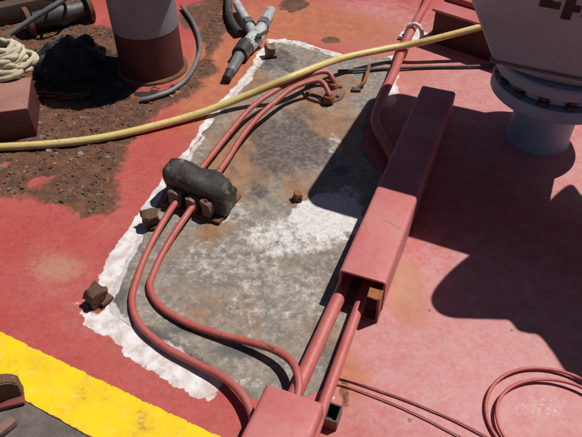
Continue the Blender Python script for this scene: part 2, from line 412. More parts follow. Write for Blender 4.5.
plate_edge = ragged(plate_poly)
RUSTP = [(-60, 145), (25, 112), (60, 98), (120, 94), (160, 90), (192, 76), (200, 40), (212, -30), (236, -30), (232, 20), (214, 70), (178, 105),
         (140, 130), (128, 160), (118, 190), (112, 214), (85, 220), (50, 208), (15, 196), (-60, 190)]
rust_poly = [(p.x, p.y) for p in Gn(RUSTP)]
RUSTQ = [(-60, 120), (-60, -60), (80, -60), (82, 22), (120, 30), (132, 60), (120, 110), (60, 118)]
rust_poly2 = [(p.x, p.y) for p in Gn(RUSTQ)]
BORDER = Gn([(284, 40), (271, 41), (262, 52), (257, 63), (247, 78), (233, 91), (213, 116), (194, 142), (176, 168), (158, 192), (142, 222), (124, 252), (108, 284), (98, 318), (140, 342), (178, 365), (206, 381)])
BORDER2 = Gn([(268, 40), (300, 43), (345, 56)])

# ------------------------------------------------------------------ deck
def axis(lo, hi, step, far):
    a = list(np.arange(lo, hi + step * .5, step)); s = step; x = a[-1]
    while x < far: s *= 1.5; x += s; a.append(x)
    s = step; x = a[0]; pre = []
    while x > -far: s *= 1.5; x -= s; pre.append(x)
    return np.array(pre[::-1] + a)
def grid_mesh(name, xs, ys, zfun):
    X, Y = np.meshgrid(xs, ys); x = X.ravel(); y = Y.ravel(); z = zfun(x, y)
    nx, ny = len(xs), len(ys)
    me = bpy.data.meshes.new(name)
    idx = np.arange(nx * ny).reshape(ny, nx)
    f = np.stack([idx[:-1, :-1], idx[:-1, 1:], idx[1:, 1:], idx[1:, :-1]], -1).reshape(-1, 4)
    me.vertices.add(nx * ny); me.vertices.foreach_set('co', np.stack([x, y, z], -1).astype(np.float32).ravel())
    me.loops.add(f.size); me.loops.foreach_set('vertex_index', f.ravel().astype(np.int32))
    me.polygons.add(len(f)); me.polygons.foreach_set('loop_start', np.arange(0, f.size, 4, dtype=np.int32))
    me.polygons.foreach_set('use_smooth', np.ones(len(f), bool))
    me.update(calc_edges=True); me.validate()
    return me, x, y
def rust_mask(x, y):
    n = fbm(x, y, 7, 5)
    d = sdf(x, y, rust_poly) + (n - .5) * 0.11
    d2 = sdf(x, y, rust_poly2) + (n - .5) * 0.1
    m = np.maximum(sstep(0.05, -0.06, d), sstep(0.05, -0.05, d2))
    # red paint survives in islands at the left
    isl = sstep(0.52, 0.62, fbm(x, y, 11, 21)) * sstep(0.16, 0.02, np.hypot(x - G(20, 160).x, (y - G(20, 172).y) * 1.3) - 0.05)
    return m * (1 - 0.85 * isl)
def deck_z(x, y):
    z = (fbm(x, y, 2.2, 1, 3) - .5) * 0.006 + (fbm(x, y, 14, 2, 3) - .5) * 0.0016
    r = rust_mask(x, y)
    z = z + r * (fbm(x, y, 38, 9, 4) - .3) * 0.013
    near = (np.abs(x) < 3) & (y > 0) & (y < 4)
    return np.where(near, z, 0.0)
xs = axis(-1.45, 1.45, 0.006, 60); ys = axis(0.45, 2.85, 0.006, 60)
me, x, y = grid_mesh('deck', xs, ys, deck_z)
n7 = fbm(x, y, 9, 33); n30 = fbm(x, y, 40, 34)
bd = sdline(x, y, [(p.x, p.y) for p in BORDER]); bd2 = sdline(x, y, [(p.x, p.y) for p in BORDER2])
pe = sdf(x, y, plate_poly)
bdw = bd * (1 + .9 * sstep(1.05, 1.5, y) - .22 * sstep(1.0, .85, y))
primer = sstep(0.036, 0.012, bdw + (n7 - .5) * 0.05 + (n30 - .5) * .03)
primer = np.maximum(primer, sstep(0.02, 0.004, bd2 + (n7 - .5) * 0.03))
rag_ = (n7 - .5) * .5 + (n30 - .5) * .7
def patch(poly, soft=.012, amp=.03):
    return sstep(soft, -soft, sdf(x, y, [(p.x, p.y) for p in Gn(poly)]) + (n7 - .5) * amp + (n30 - .5) * amp * .8)
primer = np.maximum(primer, patch([(394, 72), (399, 76), (398, 98), (390, 108), (383, 104), (388, 90)]))
primer = np.maximum(primer, .9 * patch([(402, 42), (400, 34), (410, 22), (420, 24), (428, 38), (424, 46), (410, 48)]))
primer = np.maximum(primer, .9 * patch([(372, 66), (388, 58), (398, 56), (396, 62), (380, 70)]))
primer = np.maximum(primer, patch([(318, 390), (330, 386), (333, 398), (322, 402)], .008, .02) * .8)
primer = np.maximum(primer, patch([(80, 312), (98, 310), (108, 322), (90, 324)]))
primer = np.maximum(primer, .62 * patch([(60, 300), (90, 296), (92, 304), (62, 308)], .02, .05))
for px_, py_ in ((152, 224), (98, 303), (270, 57)):
    primer = primer * (1 - .8 * sstep(.3, .8, blob(x, y, px_, py_ + 4, .03, .03) + rag_ * .5))
primer *= .72 + .56 * sstep(.3, .6, fbm(x, y, 16, 91))
rust = rust_mask(x, y)
for px_, py_ in ((152, 226), (98, 305), (12, 402)):
    rust = np.maximum(rust, .7 * sstep(.3, .8, blob(x, y, px_, py_, .03, .03) + rag_ * .6))
rust = np.maximum(rust, 0.75 * sstep(.3, .7, blob(x, y, 293, 4, .09, .09) + rag_))
rust = np.maximum(rust, 0.6 * sstep(.35, .7, blob(x, y, 330, 40, .05, .04) + rag_ * .6))
rust = np.maximum(rust, 0.7 * sstep(.35, .8, blob(x, y, 195, 15, .1, .2)))
rust = np.maximum(rust, 0.55 * sstep(.4, .8, blob(x, y, 345, 395, .018, .06) + rag_ * .7))
orange = np.clip(1.7 * blob(x, y, 225, 78, .15, .34) + 1.1 * blob(x, y, 285, 20, .3, .22) + .5 * blob(x, y, 380, 35, .25, .22) + .45 * blob(x, y, 415, 75, .13, .2)
                 + .75 * blob(x, y, 405, 290, .07, .16) + .5 * blob(x, y, 360, 380, .06, .08) + .5 * blob(x, y, 345, 370, .03, .1) + .6 * blob(x, y, 70, 128, .2, .04), 0, 1)
pale_pink = np.clip(1.1 * blob(x, y, 470, 340, .42, .34) + .9 * blob(x, y, 470, 90, .45, .5) + .7 * blob(x, y, 580, 170, .2, .2) + .6 * blob(x, y, 360, 15, .3, .25)
                + .35 * blob(x, y, 60, 285, .16, .12) + .3 * blob(x, y, 110, 330, .15, .05), 0, 1)
dirt_shade = np.clip(.45 * blob(x, y, 70, 265, .2, .12) + .5 * blob(x, y, 372, 345, .06, .1) + .6 * blob(x, y, 385, 300, .04, .06) + .3 * blob(x, y, 200, 40, .2, .2)
               + .75 * blob(x, y, 328, 370, .05, .06) + .35 * blob(x, y, 20, 230, .2, .05), 0, 1)
for px_, py_ in ((465, 82), (480, 103), (88, 398), (395, 81), (430, 310), (52, 372), (170, 372), (38, 260), (512, 330), (410, 420)):
    dirt_shade = np.maximum(dirt_shade, 1.1 * blob(x, y, px_, py_, .007, .008))
dirt_shade = np.maximum(dirt_shade, 0.6 * sstep(0.05, 0.0, np.abs(pe)) * (fbm(x, y, 18, 71) > .5))
dark_tint = sstep(.25, .8, blob(x, y, 110, 72, .30, .28))  # darkens the ground beside the post, shade put into the colour
dirt_shade = np.maximum(dirt_shade, .8 * dark_tint)
scuff = np.clip(.25 * blob(x, y, 440, 402, .07, .06) + .5 * blob(x, y, 90, 305, .07, .04) + .4 * blob(x, y, 545, 410, .12, .05) + .22 * blob(x, y, 470, 360, .25, .12) + .2 * blob(x, y, 440, 90, .3, .2) + .2, 0, 1)
sand = np.clip(.7 * blob(x, y, 60, 270, .10, .06) + .35 * blob(x, y, 30, 245, .16, .08) + .35 * blob(x, y, 110, 300, .05, .08) + .75 * blob(x, y, 405, 285, .07, .14) + .5 * blob(x, y, 350, 350, .05, .1)
               + .4 * blob(x, y, 450, 100, .2, .15), 0, 1)
set_col(me, 'mask', primer, rust, orange, pale_pink)
post_shade = sstep(.35, .75, .95 * np.maximum(blob(x, y, 80, 75, .26, .22), blob(x, y, 100, 92, .22, .12)) + (n7 - .5) * .9 + (n30 - .5) * .6)  # near-black tint painted where the post's shade lies
set_col(me, 'mask2', dirt_shade, scuff, sand, post_shade)
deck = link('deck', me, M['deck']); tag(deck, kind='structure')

# yellow line and grey walkway painted on the deck
u0, u1 = G(0, 332), G(200, 428); l0, l1 = G(15.5, 396), G(86, 435)
def strip_sheet(name, a0, a1, b0, b1, z, mat, n=160, m=8, seed=0, ragged_b=True):
    bm = bmesh.new(); rows = []
    for i in range(n + 1):
        t = -2.0 + 6.0 * i / n
        A = a0.lerp(a1, t); B = b0.lerp(b1, t); row = []
        ja = noise.noise(Vector((t * 30, seed, 0))) * .002; jb = noise.noise(Vector((t * 30, seed + 5, 0))) * .002 * ragged_b
        for j in range(m + 1):
            s = j / m; p = A.lerp(B, s) + (B - A).normalized() * (ja * (1 - s) + jb * s)
            row.append(p)
        rows.append(row)
    arr = np.array([[p.x, p.y] for r in rows for p in r]); zz = deck_z(arr[:, 0], arr[:, 1]) + z
    vs = [bm.verts.new((arr[k, 0], arr[k, 1], zz[k])) for k in range(len(arr))]
    for i in range(n):
        for j in range(m):
            a = i * (m + 1) + j; bm.faces.new((vs[a], vs[a + 1], vs[a + m + 2], vs[a + m + 1]))
    bmesh.ops.recalc_face_normals(bm, faces=bm.faces[:])
    if bm.faces[0].normal.z < 0: bmesh.ops.reverse_faces(bm, faces=bm.faces[:])
    me = bpy.data.meshes.new(name); bm.to_mesh(me); bm.free()
    me.polygons.foreach_set('use_smooth', [True] * len(me.polygons))
    sv = np.tile(np.abs(np.linspace(-1, 1, m + 1)) ** 3, n + 1); set_col(me, 'edge', sv, sv, sv)
    return tag(link(name, me, mat), kind='structure')
d = (u1 - u0).normalized(); perp = Vector((d.y, -d.x, 0))
if perp.y > 0: perp = -perp
w0 = (l0 - u0).dot(perp); w1 = (l1 - u0).dot(perp)
L0 = u0 + perp * (w0 + (w1 - w0) * ((0 - (l0 - u0).dot(d)) / ((l1 - l0).dot(d)))); L1 = L0 + (l1 - l0).normalized() * (u1 - u0).length
strip_sheet('walkway', L0 - perp * 0.02, L1 - perp * 0.02, L0 + perp * 0.9, L1 + perp * 0.9, 0.002, M['walk'], 220, 24, 9)
strip_sheet('yellow_line', u0, u1, L0, L1, 0.0042, M['stripe'], 220, 24, 2)

# ------------------------------------------------------------------ steel plate
PZ = 0.005
pv = [Vector((p[0], p[1])) for p in plate_edge]; ne = len(pv)
gx, gy = np.meshgrid(np.arange(-0.75, 0.60, 0.0085), np.arange(0.6, 2.35, 0.0085))
gx = gx.ravel() + RNG.uniform(-.001, .001, gx.size); gy = gy.ravel() + RNG.uniform(-.001, .001, gy.size)
ins = sdf(gx, gy, [(p.x, p.y) for p in pv]) < -0.006
pts = pv + [Vector((a, b)) for a, b in zip(gx[ins], gy[ins])]
V2, E2, F2, *_ = geometry.delaunay_2d_cdt(pts, [], [list(range(ne))], 1, 1e-6)
vx = np.array([v.x for v in V2]); vy = np.array([v.y for v in V2])
ez = -sdf(vx, vy, [(p.x, p.y) for p in pv])
top = PZ + (fbm(vx, vy, 9, 41, 3) - .5) * .004 + (fbm(vx, vy, 60, 42, 3) - .5) * .0022 - 0.0050 * sstep(.014, 0, ez)
verts = [(a, b, c) for a, b, c in zip(vx, vy, top)]
faces = [tuple(f) for f in F2]
from collections import Counter
cnt = Counter()
for f in faces:
    for i in range(len(f)): cnt[frozenset((f[i], f[(i + 1) % len(f)]))] += 1
base = {}
for f in list(faces):
    for i in range(len(f)):
        a, b = f[i], f[(i + 1) % len(f)]
        if cnt[frozenset((a, b))] == 1:
            for q in (a, b):
                if q not in base:
                    base[q] = len(verts); verts.append((verts[q][0], verts[q][1], -0.012))
            faces.append((b, a, base[a], base[b]))
pm = bpy.data.meshes.new('steel_plate'); pm.from_pydata(verts, [], faces); pm.update()
pm.polygons.foreach_set('use_smooth', [True] * len(pm.polygons)); pm.set_sharp_from_angle(angle=math.radians(50))
x = np.array([v[0] for v in verts]); y = np.array([v[1] for v in verts])
n7 = fbm(x, y, 9, 53); n30 = fbm(x, y, 40, 54)
bd = np.minimum(sdline(x, y, [(p.x, p.y) for p in BORDER]), sdline(x, y, [(p.x, p.y) for p in BORDER2]))
ez_all = sdf(x, y, plate_poly)
wh = 0.85 * sstep(0.040, 0.010, bd + (n7 - .5) * 0.06) * (.6 + .7 * sstep(.3, .6, fbm(x, y, 16, 91)))
wh = np.maximum(wh, .85 * sstep(.3, .6, blob(x, y, 327, 217, .10, .10) + (n7 - .5) * .6 + (n30 - .5) * .5))
wh = np.maximum(wh, .62 * sstep(.1, .8, blob(x, y, 285, 240, .19, .085) + (n7 - .5) * .5))
wh = np.maximum(wh, .46 * sstep(.1, .8, blob(x, y, 230, 262, .19, .12) + (n7 - .5) * .6))
wh = np.maximum(wh, .42 * sstep(.1, .8, blob(x, y, 280, 300, .22, .14) + (n7 - .5) * .8))
wh = np.maximum(wh, .35 * sstep(.3, .8, blob(x, y, 375, 62, .07, .07)))
wh = np.maximum(wh, .30 * sstep(.3, .8, blob(x, y, 340, 110, .07, .12)))
wh = np.maximum(wh, .5 * sstep(.3, .8, blob(x, y, 250, 385, .06, .02)))
wh = np.maximum(wh, .46 * sstep(.2, .8, blob(x, y, 232, 214, .08, .07) + (n7 - .5) * .5))
wh = np.maximum(wh, .55 * sstep(.2, .8, blob(x, y, 350, 195, .05, .06) + (n7 - .5) * .8))
wh = np.maximum(wh, .5 * sstep(.2, .8, blob(x, y, 335, 145, .03, .08) + (n7 - .5) * .8))
stk = fbm(x * 1.0 + y * .5, (y - x * .5) * .25, 26, 63)
brn = np.clip(1.15 * blob(x, y, 246, 158, .10, .19) + .9 * blob(x, y, 325, 88, .12, .10) + .8 * blob(x, y, 215, 232, .06, .07) + .75 * blob(x, y, 330, 130, .09, .14)
              + .32 * blob(x, y, 250, 318, .15, .07) + .7 * blob(x, y, 300, 195, .07, .10) + .5 * blob(x, y, 200, 300, .1, .1) + .5 * blob(x, y, 330, 340, .08, .1)
              + .5 * blob(x, y, 250, 85, .07, .12) + .22 * sstep(1.22, 1.45, y + x * .3) + (n7 - .5) * .5 + (stk - .5) * .7, 0, 1)
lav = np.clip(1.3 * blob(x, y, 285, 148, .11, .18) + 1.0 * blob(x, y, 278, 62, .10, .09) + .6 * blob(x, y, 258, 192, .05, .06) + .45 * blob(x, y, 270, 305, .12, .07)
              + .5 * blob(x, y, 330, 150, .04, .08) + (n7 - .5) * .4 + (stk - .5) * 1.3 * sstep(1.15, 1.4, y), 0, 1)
drk = np.clip(.85 * blob(x, y, 118, 297, .05, .06) + .75 * blob(x, y, 180, 330, .10, .035) + .7 * blob(x, y, 235, 352, .09, .03) + .6 * blob(x, y, 275, 325, .06, .04) + .9 * blob(x, y, 340, 172, .04, .04)
              + .7 * blob(x, y, 280, 385, .05, .04) + .55 * blob(x, y, 192, 296, .014, .014) + .6 * blob(x, y, 320, 340, .04, .10) + .5 * blob(x, y, 140, 262, .03, .06)
              + .55 * sstep(.03, .0, np.abs(ez_all)) + (n7 - .5) * .6, 0, 1)
red = np.clip(.5 * blob(x, y, 245, 245, .12, .07) + .3 * blob(x, y, 225, 275, .14, .08) + .25 * blob(x, y, 330, 215, .07, .07) + .35 * sstep(.04, .01, np.abs(bd)), 0, 1)
set_col(pm, 'mask', wh, brn, drk, red); set_col(pm, 'mask2', lav, drk, drk)
po = link('steel_plate', pm, M['plate'])
tag(po, 'worn grey steel plate with chipped white edges lying on the red deck', 'steel plate')

# ------------------------------------------------------------------ rust flakes
fv, ff, tint = [], [], []
cand = []
while len(cand) < 9000:
    xx = RNG.uniform(-1.5, -.2, 4000); yy = RNG.uniform(1.2, 2.7, 4000)
    m = rust_mask(xx, yy) * (0.4 + fbm(xx, yy, 18, 88))
    m = m * (1 - .85 * sstep(.3, .7, blob(xx, yy, 110, 68, .34, .27))); k = m > RNG.uniform(0.45, 1.35, 4000)
    cand += list(zip(xx[k], yy[k]))
cand = cand[:9000]
cx = np.array([c[0] for c in cand]); cy = np.array([c[1] for c in cand]); cz = deck_z(cx, cy)
for i in range(len(cand)):
    s = 0.0016 + 0.0090 * RNG.random() ** 6; th = s * RNG.uniform(.06, .18); n = int(RNG.integers(4, 7)); a0 = RNG.uniform(0, 6.28)
    R = Matrix.Rotation(RNG.uniform(-.35, .35), 3, 'X') @ Matrix.Rotation(RNG.uniform(-.35, .35), 3, 'Y')
    b = len(fv); c = Vector((cx[i], cy[i], cz[i] + s * .15))
    rad = [s * RNG.uniform(.6, 1.2) for _ in range(n)]
    for zz, sc in ((-th, 1), (th, .85)):
        for k in range(n):
            a = a0 + 6.283 * k / n; fv.append(tuple(c + R @ Vector((rad[k] * sc * math.cos(a), rad[k] * sc * math.sin(a), zz))))
    for k in range(n): ff.append((b + k, b + (k + 1) % n, b + n + (k + 1) % n, b + n + k))
    ff.append(tuple(range(b + n, b + 2 * n)))
    t = (RNG.random(), RNG.random(), RNG.random()); tint += [t] * (2 * n)
fm = bpy.data.meshes.new('rust_flakes'); fm.from_pydata(fv, [], ff); fm.update()
tt = np.array(tint); set_col(fm, 'tint', tt[:, 0], tt[:, 1], tt[:, 2])
tag(link('rust_flakes', fm, M['flake']), kind='stuff')

# ------------------------------------------------------------------ channel covers
BZ = 0.105
bl0, bl1 = G(340, 268, BZ), G(422.5, 83.5, BZ); br0, br1 = G(386, 285, BZ), G(455, 94.5, BZ)
bdir = ((bl1 - bl0).normalized() + (br1 - br0).normalized()).normalized(); bdir.z = 0; bdir.normalize()
bn = Vector((bdir.y, -bdir.x, 0))                      # to the right of the beam
bw = ((br0 - bl0).dot(bn) + (br1 - bl1).dot(bn)) / 2
blen = ((bl1 - bl0).dot(bdir) + (br1 - br0).dot(bdir)) / 2
bo = (bl0 + br0) / 2; bo.z = 0
brz = math.atan2(bdir.y, bdir.x) - math.pi / 2          # local +Y runs along the beam
def channel_cover(label, loc, length, width, height, group=None):
    t = thing('channel_cover', label, 'cable cover', loc, brz)
    w, h, th, r = width / 2, height, 0.006, 0.010
    prof = [(-w, 0.004), (-w, h - r)]
    for k in range(1, 5):
        a = math.pi - k * math.pi / 8; prof.append((-w + r + r * math.cos(a), h - r + r * math.sin(a)))
    prof += [(-p[0], p[1]) for p in prof[::-1]]
    inner = [(max(-w + th, min(w - th, p[0])), min(p[1], h - th)) for p in prof]
    bm = bmesh.new(); n = len(prof); ny = 40
    O, I = [], []
    for j in range(ny + 1):
        yy = length * j / ny
        dz = noise.noise(Vector((yy * 6, loc[0], 3))) * .0026
        O.append([bm.verts.new((p[0] + noise.noise(Vector((yy * 9, p[1] * 20, loc[1]))) * .0026, yy, p[1] + dz)) for p in prof])
        I.append([bm.verts.new((p[0], yy, p[1] + dz)) for p in inner])
    for j in range(ny):
        for k in range(n - 1):
            bm.faces.new((O[j][k], O[j][k + 1], O[j + 1][k + 1], O[j + 1][k])); bm.faces.new((I[j][k], I[j + 1][k], I[j + 1][k + 1], I[j][k + 1]))
        for k in (0, n - 1):
            bm.faces.new((O[j][k], O[j + 1][k], I[j + 1][k], I[j][k]))
    for j in (0, ny):
        for k in range(n - 1): bm.faces.new((O[j][k], I[j][k], I[j][k + 1], O[j][k + 1]))
    finish(bm, 'cover', M['red_cover'], t, 40)
    return t
up = channel_cover('long red painted channel cover running away between the white vent and plate', bo, blen, bw, BZ)
def rusty_bracket(parent, x, y, w, d, h, name='support_bracket', mat='rust_lit'):
    bm = bmesh.new(); box(bm, (x, y, h / 2), (0.006, d, h), None, .001, 1); box(bm, (x - w / 2, y, .004), (w, d, .006), None, .001, 1)
    box(bm, (x - w / 2, y, h - .004), (w, d, .005), None, .001, 1)
    jitter(bm, .003, 60, 2)
    return finish(bm, name, M[mat], parent, 30)
rusty_bracket(up, bw / 2 - .006, -.022, .030, .030, BZ - .018)
rusty_bracket(up, bw / 2 - .009, blen * .6, .03, .03, BZ - .01)
bm = bmesh.new(); box(bm, (-bw / 2 + .010, .05, (BZ - .008) / 2), (.006, .04, BZ - .01), None, .001, 1)
finish(bm, 'support_bracket', M['rust'], up)
LZ = 0.09
c2 = (G(265, 385, LZ) + G(325, 402, LZ)) / 2; c2.z = 0
lw = (G(325, 402, LZ) - G(265, 385, LZ)).dot(bn)
low = channel_cover('short red painted channel cover nearest the yellow line, hoses running into it', c2 - bdir * 0.75, 0.75, lw, LZ)
sk = G(332, 421); sk.z = 0
t = thing('deck_socket', 'small square hollow socket on the deck right of the nearest channel cover', 'socket', sk, brz)
bm = bmesh.new()
for c, z_ in (((0, .0185, .019), (.030, .002, .038)), ((0, -.0185, .019), (.030, .002, .038)), ((.0140, 0, .019), (.002, .0348, .038)), ((-.0140, 0, .019), (.002, .0348, .038))):
    box(bm, c, z_, None, .0008, 1)
finish(bm, 'socket_shell', M['brown'], t)
bm = bmesh.new()
for c, z_ in (((0, .0164, .0185), (.0255, .0016, .037)), ((0, -.0164, .0185), (.0255, .0016, .037)), ((.0119, 0, .0185), (.0016, .0308, .037)), ((-.0119, 0, .0185), (.0016, .0308, .037)), ((0, 0, .004), (.0220, .0306, .002))):
    box(bm, c, z_)
finish(bm, 'hollow_shade', M['stencil'], t)  # black inner faces stand in for shade inside the hollow

# ------------------------------------------------------------------ pipes
def one_tube(name, label, cat, pts, r, mat, n=8, seg=14, wob=0.0, group=None):
    bm = bmesh.new(); tube(bm, catmull(pts, n), r, seg, True, wob)
    return tag(finish(bm, name, M[mat], None, 50), label, cat, group)
pz = 0.032
def onbeam(o, s, x, z): return o + bdir * s + bn * x + Vector((0, 0, z))
p1a, p1b = G(342, 290, pz), G(296, 392, pz); d1 = (p1a - p1b).normalized()
p2a, p2b = G(360, 303, pz), G(326, 398, pz); d2 = (p2a - p2b).normalized()
def pipe_thing(label, pts, r, coll=()):
    t = thing('steel_pipe', label, 'pipe', (pts[0].x, pts[0].y, 0))
    org = Vector((pts[0].x, pts[0].y, 0))
    bm = bmesh.new(); tube(bm, [p - org for p in catmull(pts, 10)], r, 16)
    finish(bm, 'pipe_run', M['red'], t, 50)
    for a, b in coll:
        bm = bmesh.new(); tube(bm, [a - org, a.lerp(b, .03) - org, a.lerp(b, .97) - org, b - org], lambda s: r * (1.25 if .01 < s < .99 else 1.15), 16)
        finish(bm, 'coupling', M['red'], t, 50)
    return t
far = [G(378, 150, pz), G(376, 125, pz), G(380, 103, pz), G(394, 72, pz), G(404, 46, pz), G(416, 22, pz + .01), G(427, 2, pz + .01), G(440, -30, pz + .01)]
far_in = [p1a + d1 * .35, p1a + d1 * .5]
pipe_thing('thicker red pipe left of the thinner one, running up past the yellow hose', [p1b - d1 * .2, p1b, p1b.lerp(p1a, .5), p1a, p1a + d1 * .2, onbeam(bo, .42, -bw / 2 + .03, pz), onbeam(bo, .55, -bw / 2 - .005, pz)] + far[1:], 0.0165,
           [(G(401, 55, pz), G(406, 43, pz))])
pc = G(413, 40); pc.z = 0
t = thing('pipe_clip', 'white painted clip holding the red pipe just beyond the yellow hose', 'clip', pc, math.radians(-25))
bm = bmesh.new(); box(bm, (-.040, 0, .010), (.030, .05, .016), None, .004); box(bm, (.040, 0, .010), (.030, .05, .016), None, .004); jitter(bm, .003, 50); finish(bm, 'clip_foot', M['whitepaint'], t)
bm = bmesh.new(); tube(bm, catmull([Vector((-.036, 0, .012)), Vector((-.026, 0, .05)), Vector((0, 0, .068)), Vector((.026, 0, .05)), Vector((.036, 0, .012))], 6), .008, 10); finish(bm, 'clip_band', M['whitepaint'], t)
pipe_thing('thinner red pipe on the right between the two channel covers', [p2b - d2 * .2, p2b, p2b.lerp(p2a, .5), p2a, p2a + d2 * .35], 0.0125)

# ------------------------------------------------------------------ hydraulic hoses and the deck penetration
pn = G(324, 94); pn.z = PZ
t = thing('deck_flange', 'rusty round deck flange where both red hoses go down through the plate', 'flange', pn)
bm = bmesh.new(); lathe(bm, [(.075, -.004), (.075, .006), (.072, .010), (.052, .010), (.050, .012), (.001, .012)], 36, caps=False); jitter(bm, .002, 50, 1)
disc = finish(bm, 'flange_disc', M['brown'], t, 40)
stubs = [G(333, 84, .03), G(329, 97, .03)]
for s in stubs:
    b = bmesh.new(); q = s - pn; q.z = 0
    lathe(b, [(.020, .010), (.020, .028), (.017, .032), (.0115, .032)], 20, (q.x, q.y, 0), caps=False)
    finish(b, 'gland', M['rust_lit'], t, 40)
for k in range(6):
    b = bmesh.new(); a = k * math.pi / 3 + .3; lathe(b, [(.007, .009), (.007, .016), (.005, .017)], 6, (.062 * math.cos(a), .062 * math.sin(a), 0)); finish(b, 'bolt', M['rust'], disc, 20)
hA = [(stubs[0].x, stubs[0].y, .012), (stubs[0].x, stubs[0].y, .045)] + [tuple(G(*p)) for p in
     [(327, 72, .066), (314, 73.5, .070), (291, 82.5, .066), (270, 94, .06), (250, 109, .052), (230, 132, .042), (211, 156, .036), (188, 186, .036), (168, 214, .036), (150, 246, .02), (137, 278, .014), (132, 302, .013), (140, 325, .012), (165, 347, .012), (195, 363, .014), (222, 377, .020), (240, 392, .026), (251, 412, .028), (258, 440, .03), (270, 470, .03)]]
hB = [(stubs[1].x, stubs[1].y, .012), (stubs[1].x, stubs[1].y, .04)] + [tuple(G(*p)) for p in
     [(323, 83, .062), (313, 81, .066), (293, 88, .064), (276, 101, .058), (258, 117, .05), (241, 138, .042), (227, 160, .036), (204, 192, .036), (186, 216, .036), (166, 247, .02), (153, 274, .014), (150, 289, .014), (160, 306, .014), (185, 322, .015), (215, 333, .018), (245, 341, .026), (272, 349, .036), (290, 360, .044), (298, 376, .05), (298, 394, .045), (290, 420, .035)]]
one_tube('hydraulic_hose', 'red hydraulic hose taking the outer curve round the plate corner', 'hose', hA, .0088, 'hose', 8, 12, .06)
one_tube('hydraulic_hose', 'red hydraulic hose taking the inner curve, arching up beside the red pipes', 'hose', hB, .0088, 'hose', 8, 12, .06)

# clamp
ca, cb = G(168, 200), G(226, 219); cd = (cb - ca).normalized(); crz = math.atan2(cd.y, cd.x)
cc = (ca + cb) / 2; cc.z = PZ
t = thing('hose_clamp', 'black rubber capped clamp block holding the two red hoses to the plate', 'clamp', cc, crz)
bm = bmesh.new(); box(bm, (0.0, .03, .006), (.19, .13, .010), None, .003)
jitter(bm, .002, 40, 5); finish(bm, 'foot_plate', M['rust'], t)
bm = bmesh.new()
box(bm, (-.052, .014, .034), (.038, .09, .054), None, .010); box(bm, (.002, .012, .032), (.032, .09, .048), None, .009); box(bm, (.050, .014, .034), (.034, .09, .054), None, .010)
bmesh.ops.subdivide_edges(bm, edges=bm.edges[:], cuts=1, use_grid_fill=True); jitter(bm, .005, 45, 2); jitter(bm, .003, 120, 7); finish(bm, 'clamp_body', M['brown'], t)
bm = bmesh.new(); box(bm, (.078, .030, .036), (.042, .085, .066), None, .018, 4); bmesh.ops.subdivide_edges(bm, edges=bm.edges[:], cuts=1, use_grid_fill=True); jitter(bm, .008, 26, 8); jitter(bm, .003, 80, 2); finish(bm, 'side_block', M['cap'], t, 60)
bm = bmesh.new(); box(bm, (-.084, .034, .030), (.030, .07, .054), None, .013, 4); jitter(bm, .006, 30, 4); finish(bm, 'side_block', M['cap'], t, 60)
bm = bmesh.new()
def rr(s):
    e = min(s, 1 - s); return .044 * (1 - .45 * max(0, 1 - e / .09) ** 2.2)
path = [Vector((-.106 + .202 * k / 26, .034 + .002 * math.sin(k * .5), .084 - .0009 * k)) for k in range(27)]
tube(bm, path, rr, 20)
for v in bm.verts:
    v.co.z = .080 + (v.co.z - .080) * (.84 if v.co.z > .080 else .80)
    v.co += noise.noise_vector(v.co * 20) * .009 + noise.noise_vector(v.co * 70) * .0022
finish(bm, 'rubber_cap', M['cap'], t, 60)
for q in (-.05, .048):
    bm = bmesh.new(); lathe(bm, [(.009, .052), (.009, .062), (.006, .064)], 6, (q, -.012, 0)); finish(bm, 'bolt', M['rust'], t, 20)

# ------------------------------------------------------------------ yellow hose
YP = [(-160, 148, .02), (-70, 150, .018), (0, 147, .016), (50, 144, .017), (100, 138, .017), (150, 127, .017), (200, 113, .022), (249, 94.5, .05), (290, 77.5, .092), (319, 66, .085), (345, 57.5, .07), (385, 49, .062), (405, 45.5, .064), (430, 40, .085), (480, 27, .125), (540, 10, .17), (620, -15, .22), (760, -60, .25)]
one_tube('yellow_hose', 'long yellow hose lying across the whole deck over the red hoses', 'hose', [G(*p) for p in YP], .0125, 'yhose', 10, 16)

# thin dark rod along the far side of the plate
one_tube('dark_rod', 'thin dark rod lying on the deck from the plate to the white vent', 'rod', [G(*p) for p in [(338, 71, .016), (360, 70, .016), (385, 68.5, .012), (430, 67, .010), (480, 66, .010), (540, 64, .01)]], .0058, 'dark', 6, 8)

# ------------------------------------------------------------------ vent head at the right
vf = G(537, 137); vf.z = 0
HEADZ = math.atan2(-.412, .911)                   # local +X runs along the front edge, +Y away from the viewer
t = thing('ventilator', 'big white painted vent head on a flanged neck, black stencilled numeral on its face', 'vent', vf, HEADZ)
bm = bmesh.new(); lathe(bm, [(.100, -.01), (.100, .006), (.096, .012), (.095, .05), (.095, .153)], 48); finish(bm, 'neck', M['white'], t)
bm = bmesh.new(); lathe(bm, [(.096, .150), (.128, .154), (.160, .165), (.181, .171), (.187, .177), (.187, .206), (.183, .212), (.120, .2135)], 56); vfl = finish(bm, 'flange', M['white'], t)
bm = bmesh.new(); lathe(bm, [(.150, .212), (.157, .217), (.157, .240), (.150, .247)], 48); finish(bm, 'neck_collar', M['white'], t)
bm = bmesh.new(); lathe(bm, [(.120, .2435), (.180, .244), (.187, .248), (.187, .274), (.182, .280), (.120, .2815)], 56); finish(bm, 'flange', M['white'], t)
bolt_me = None
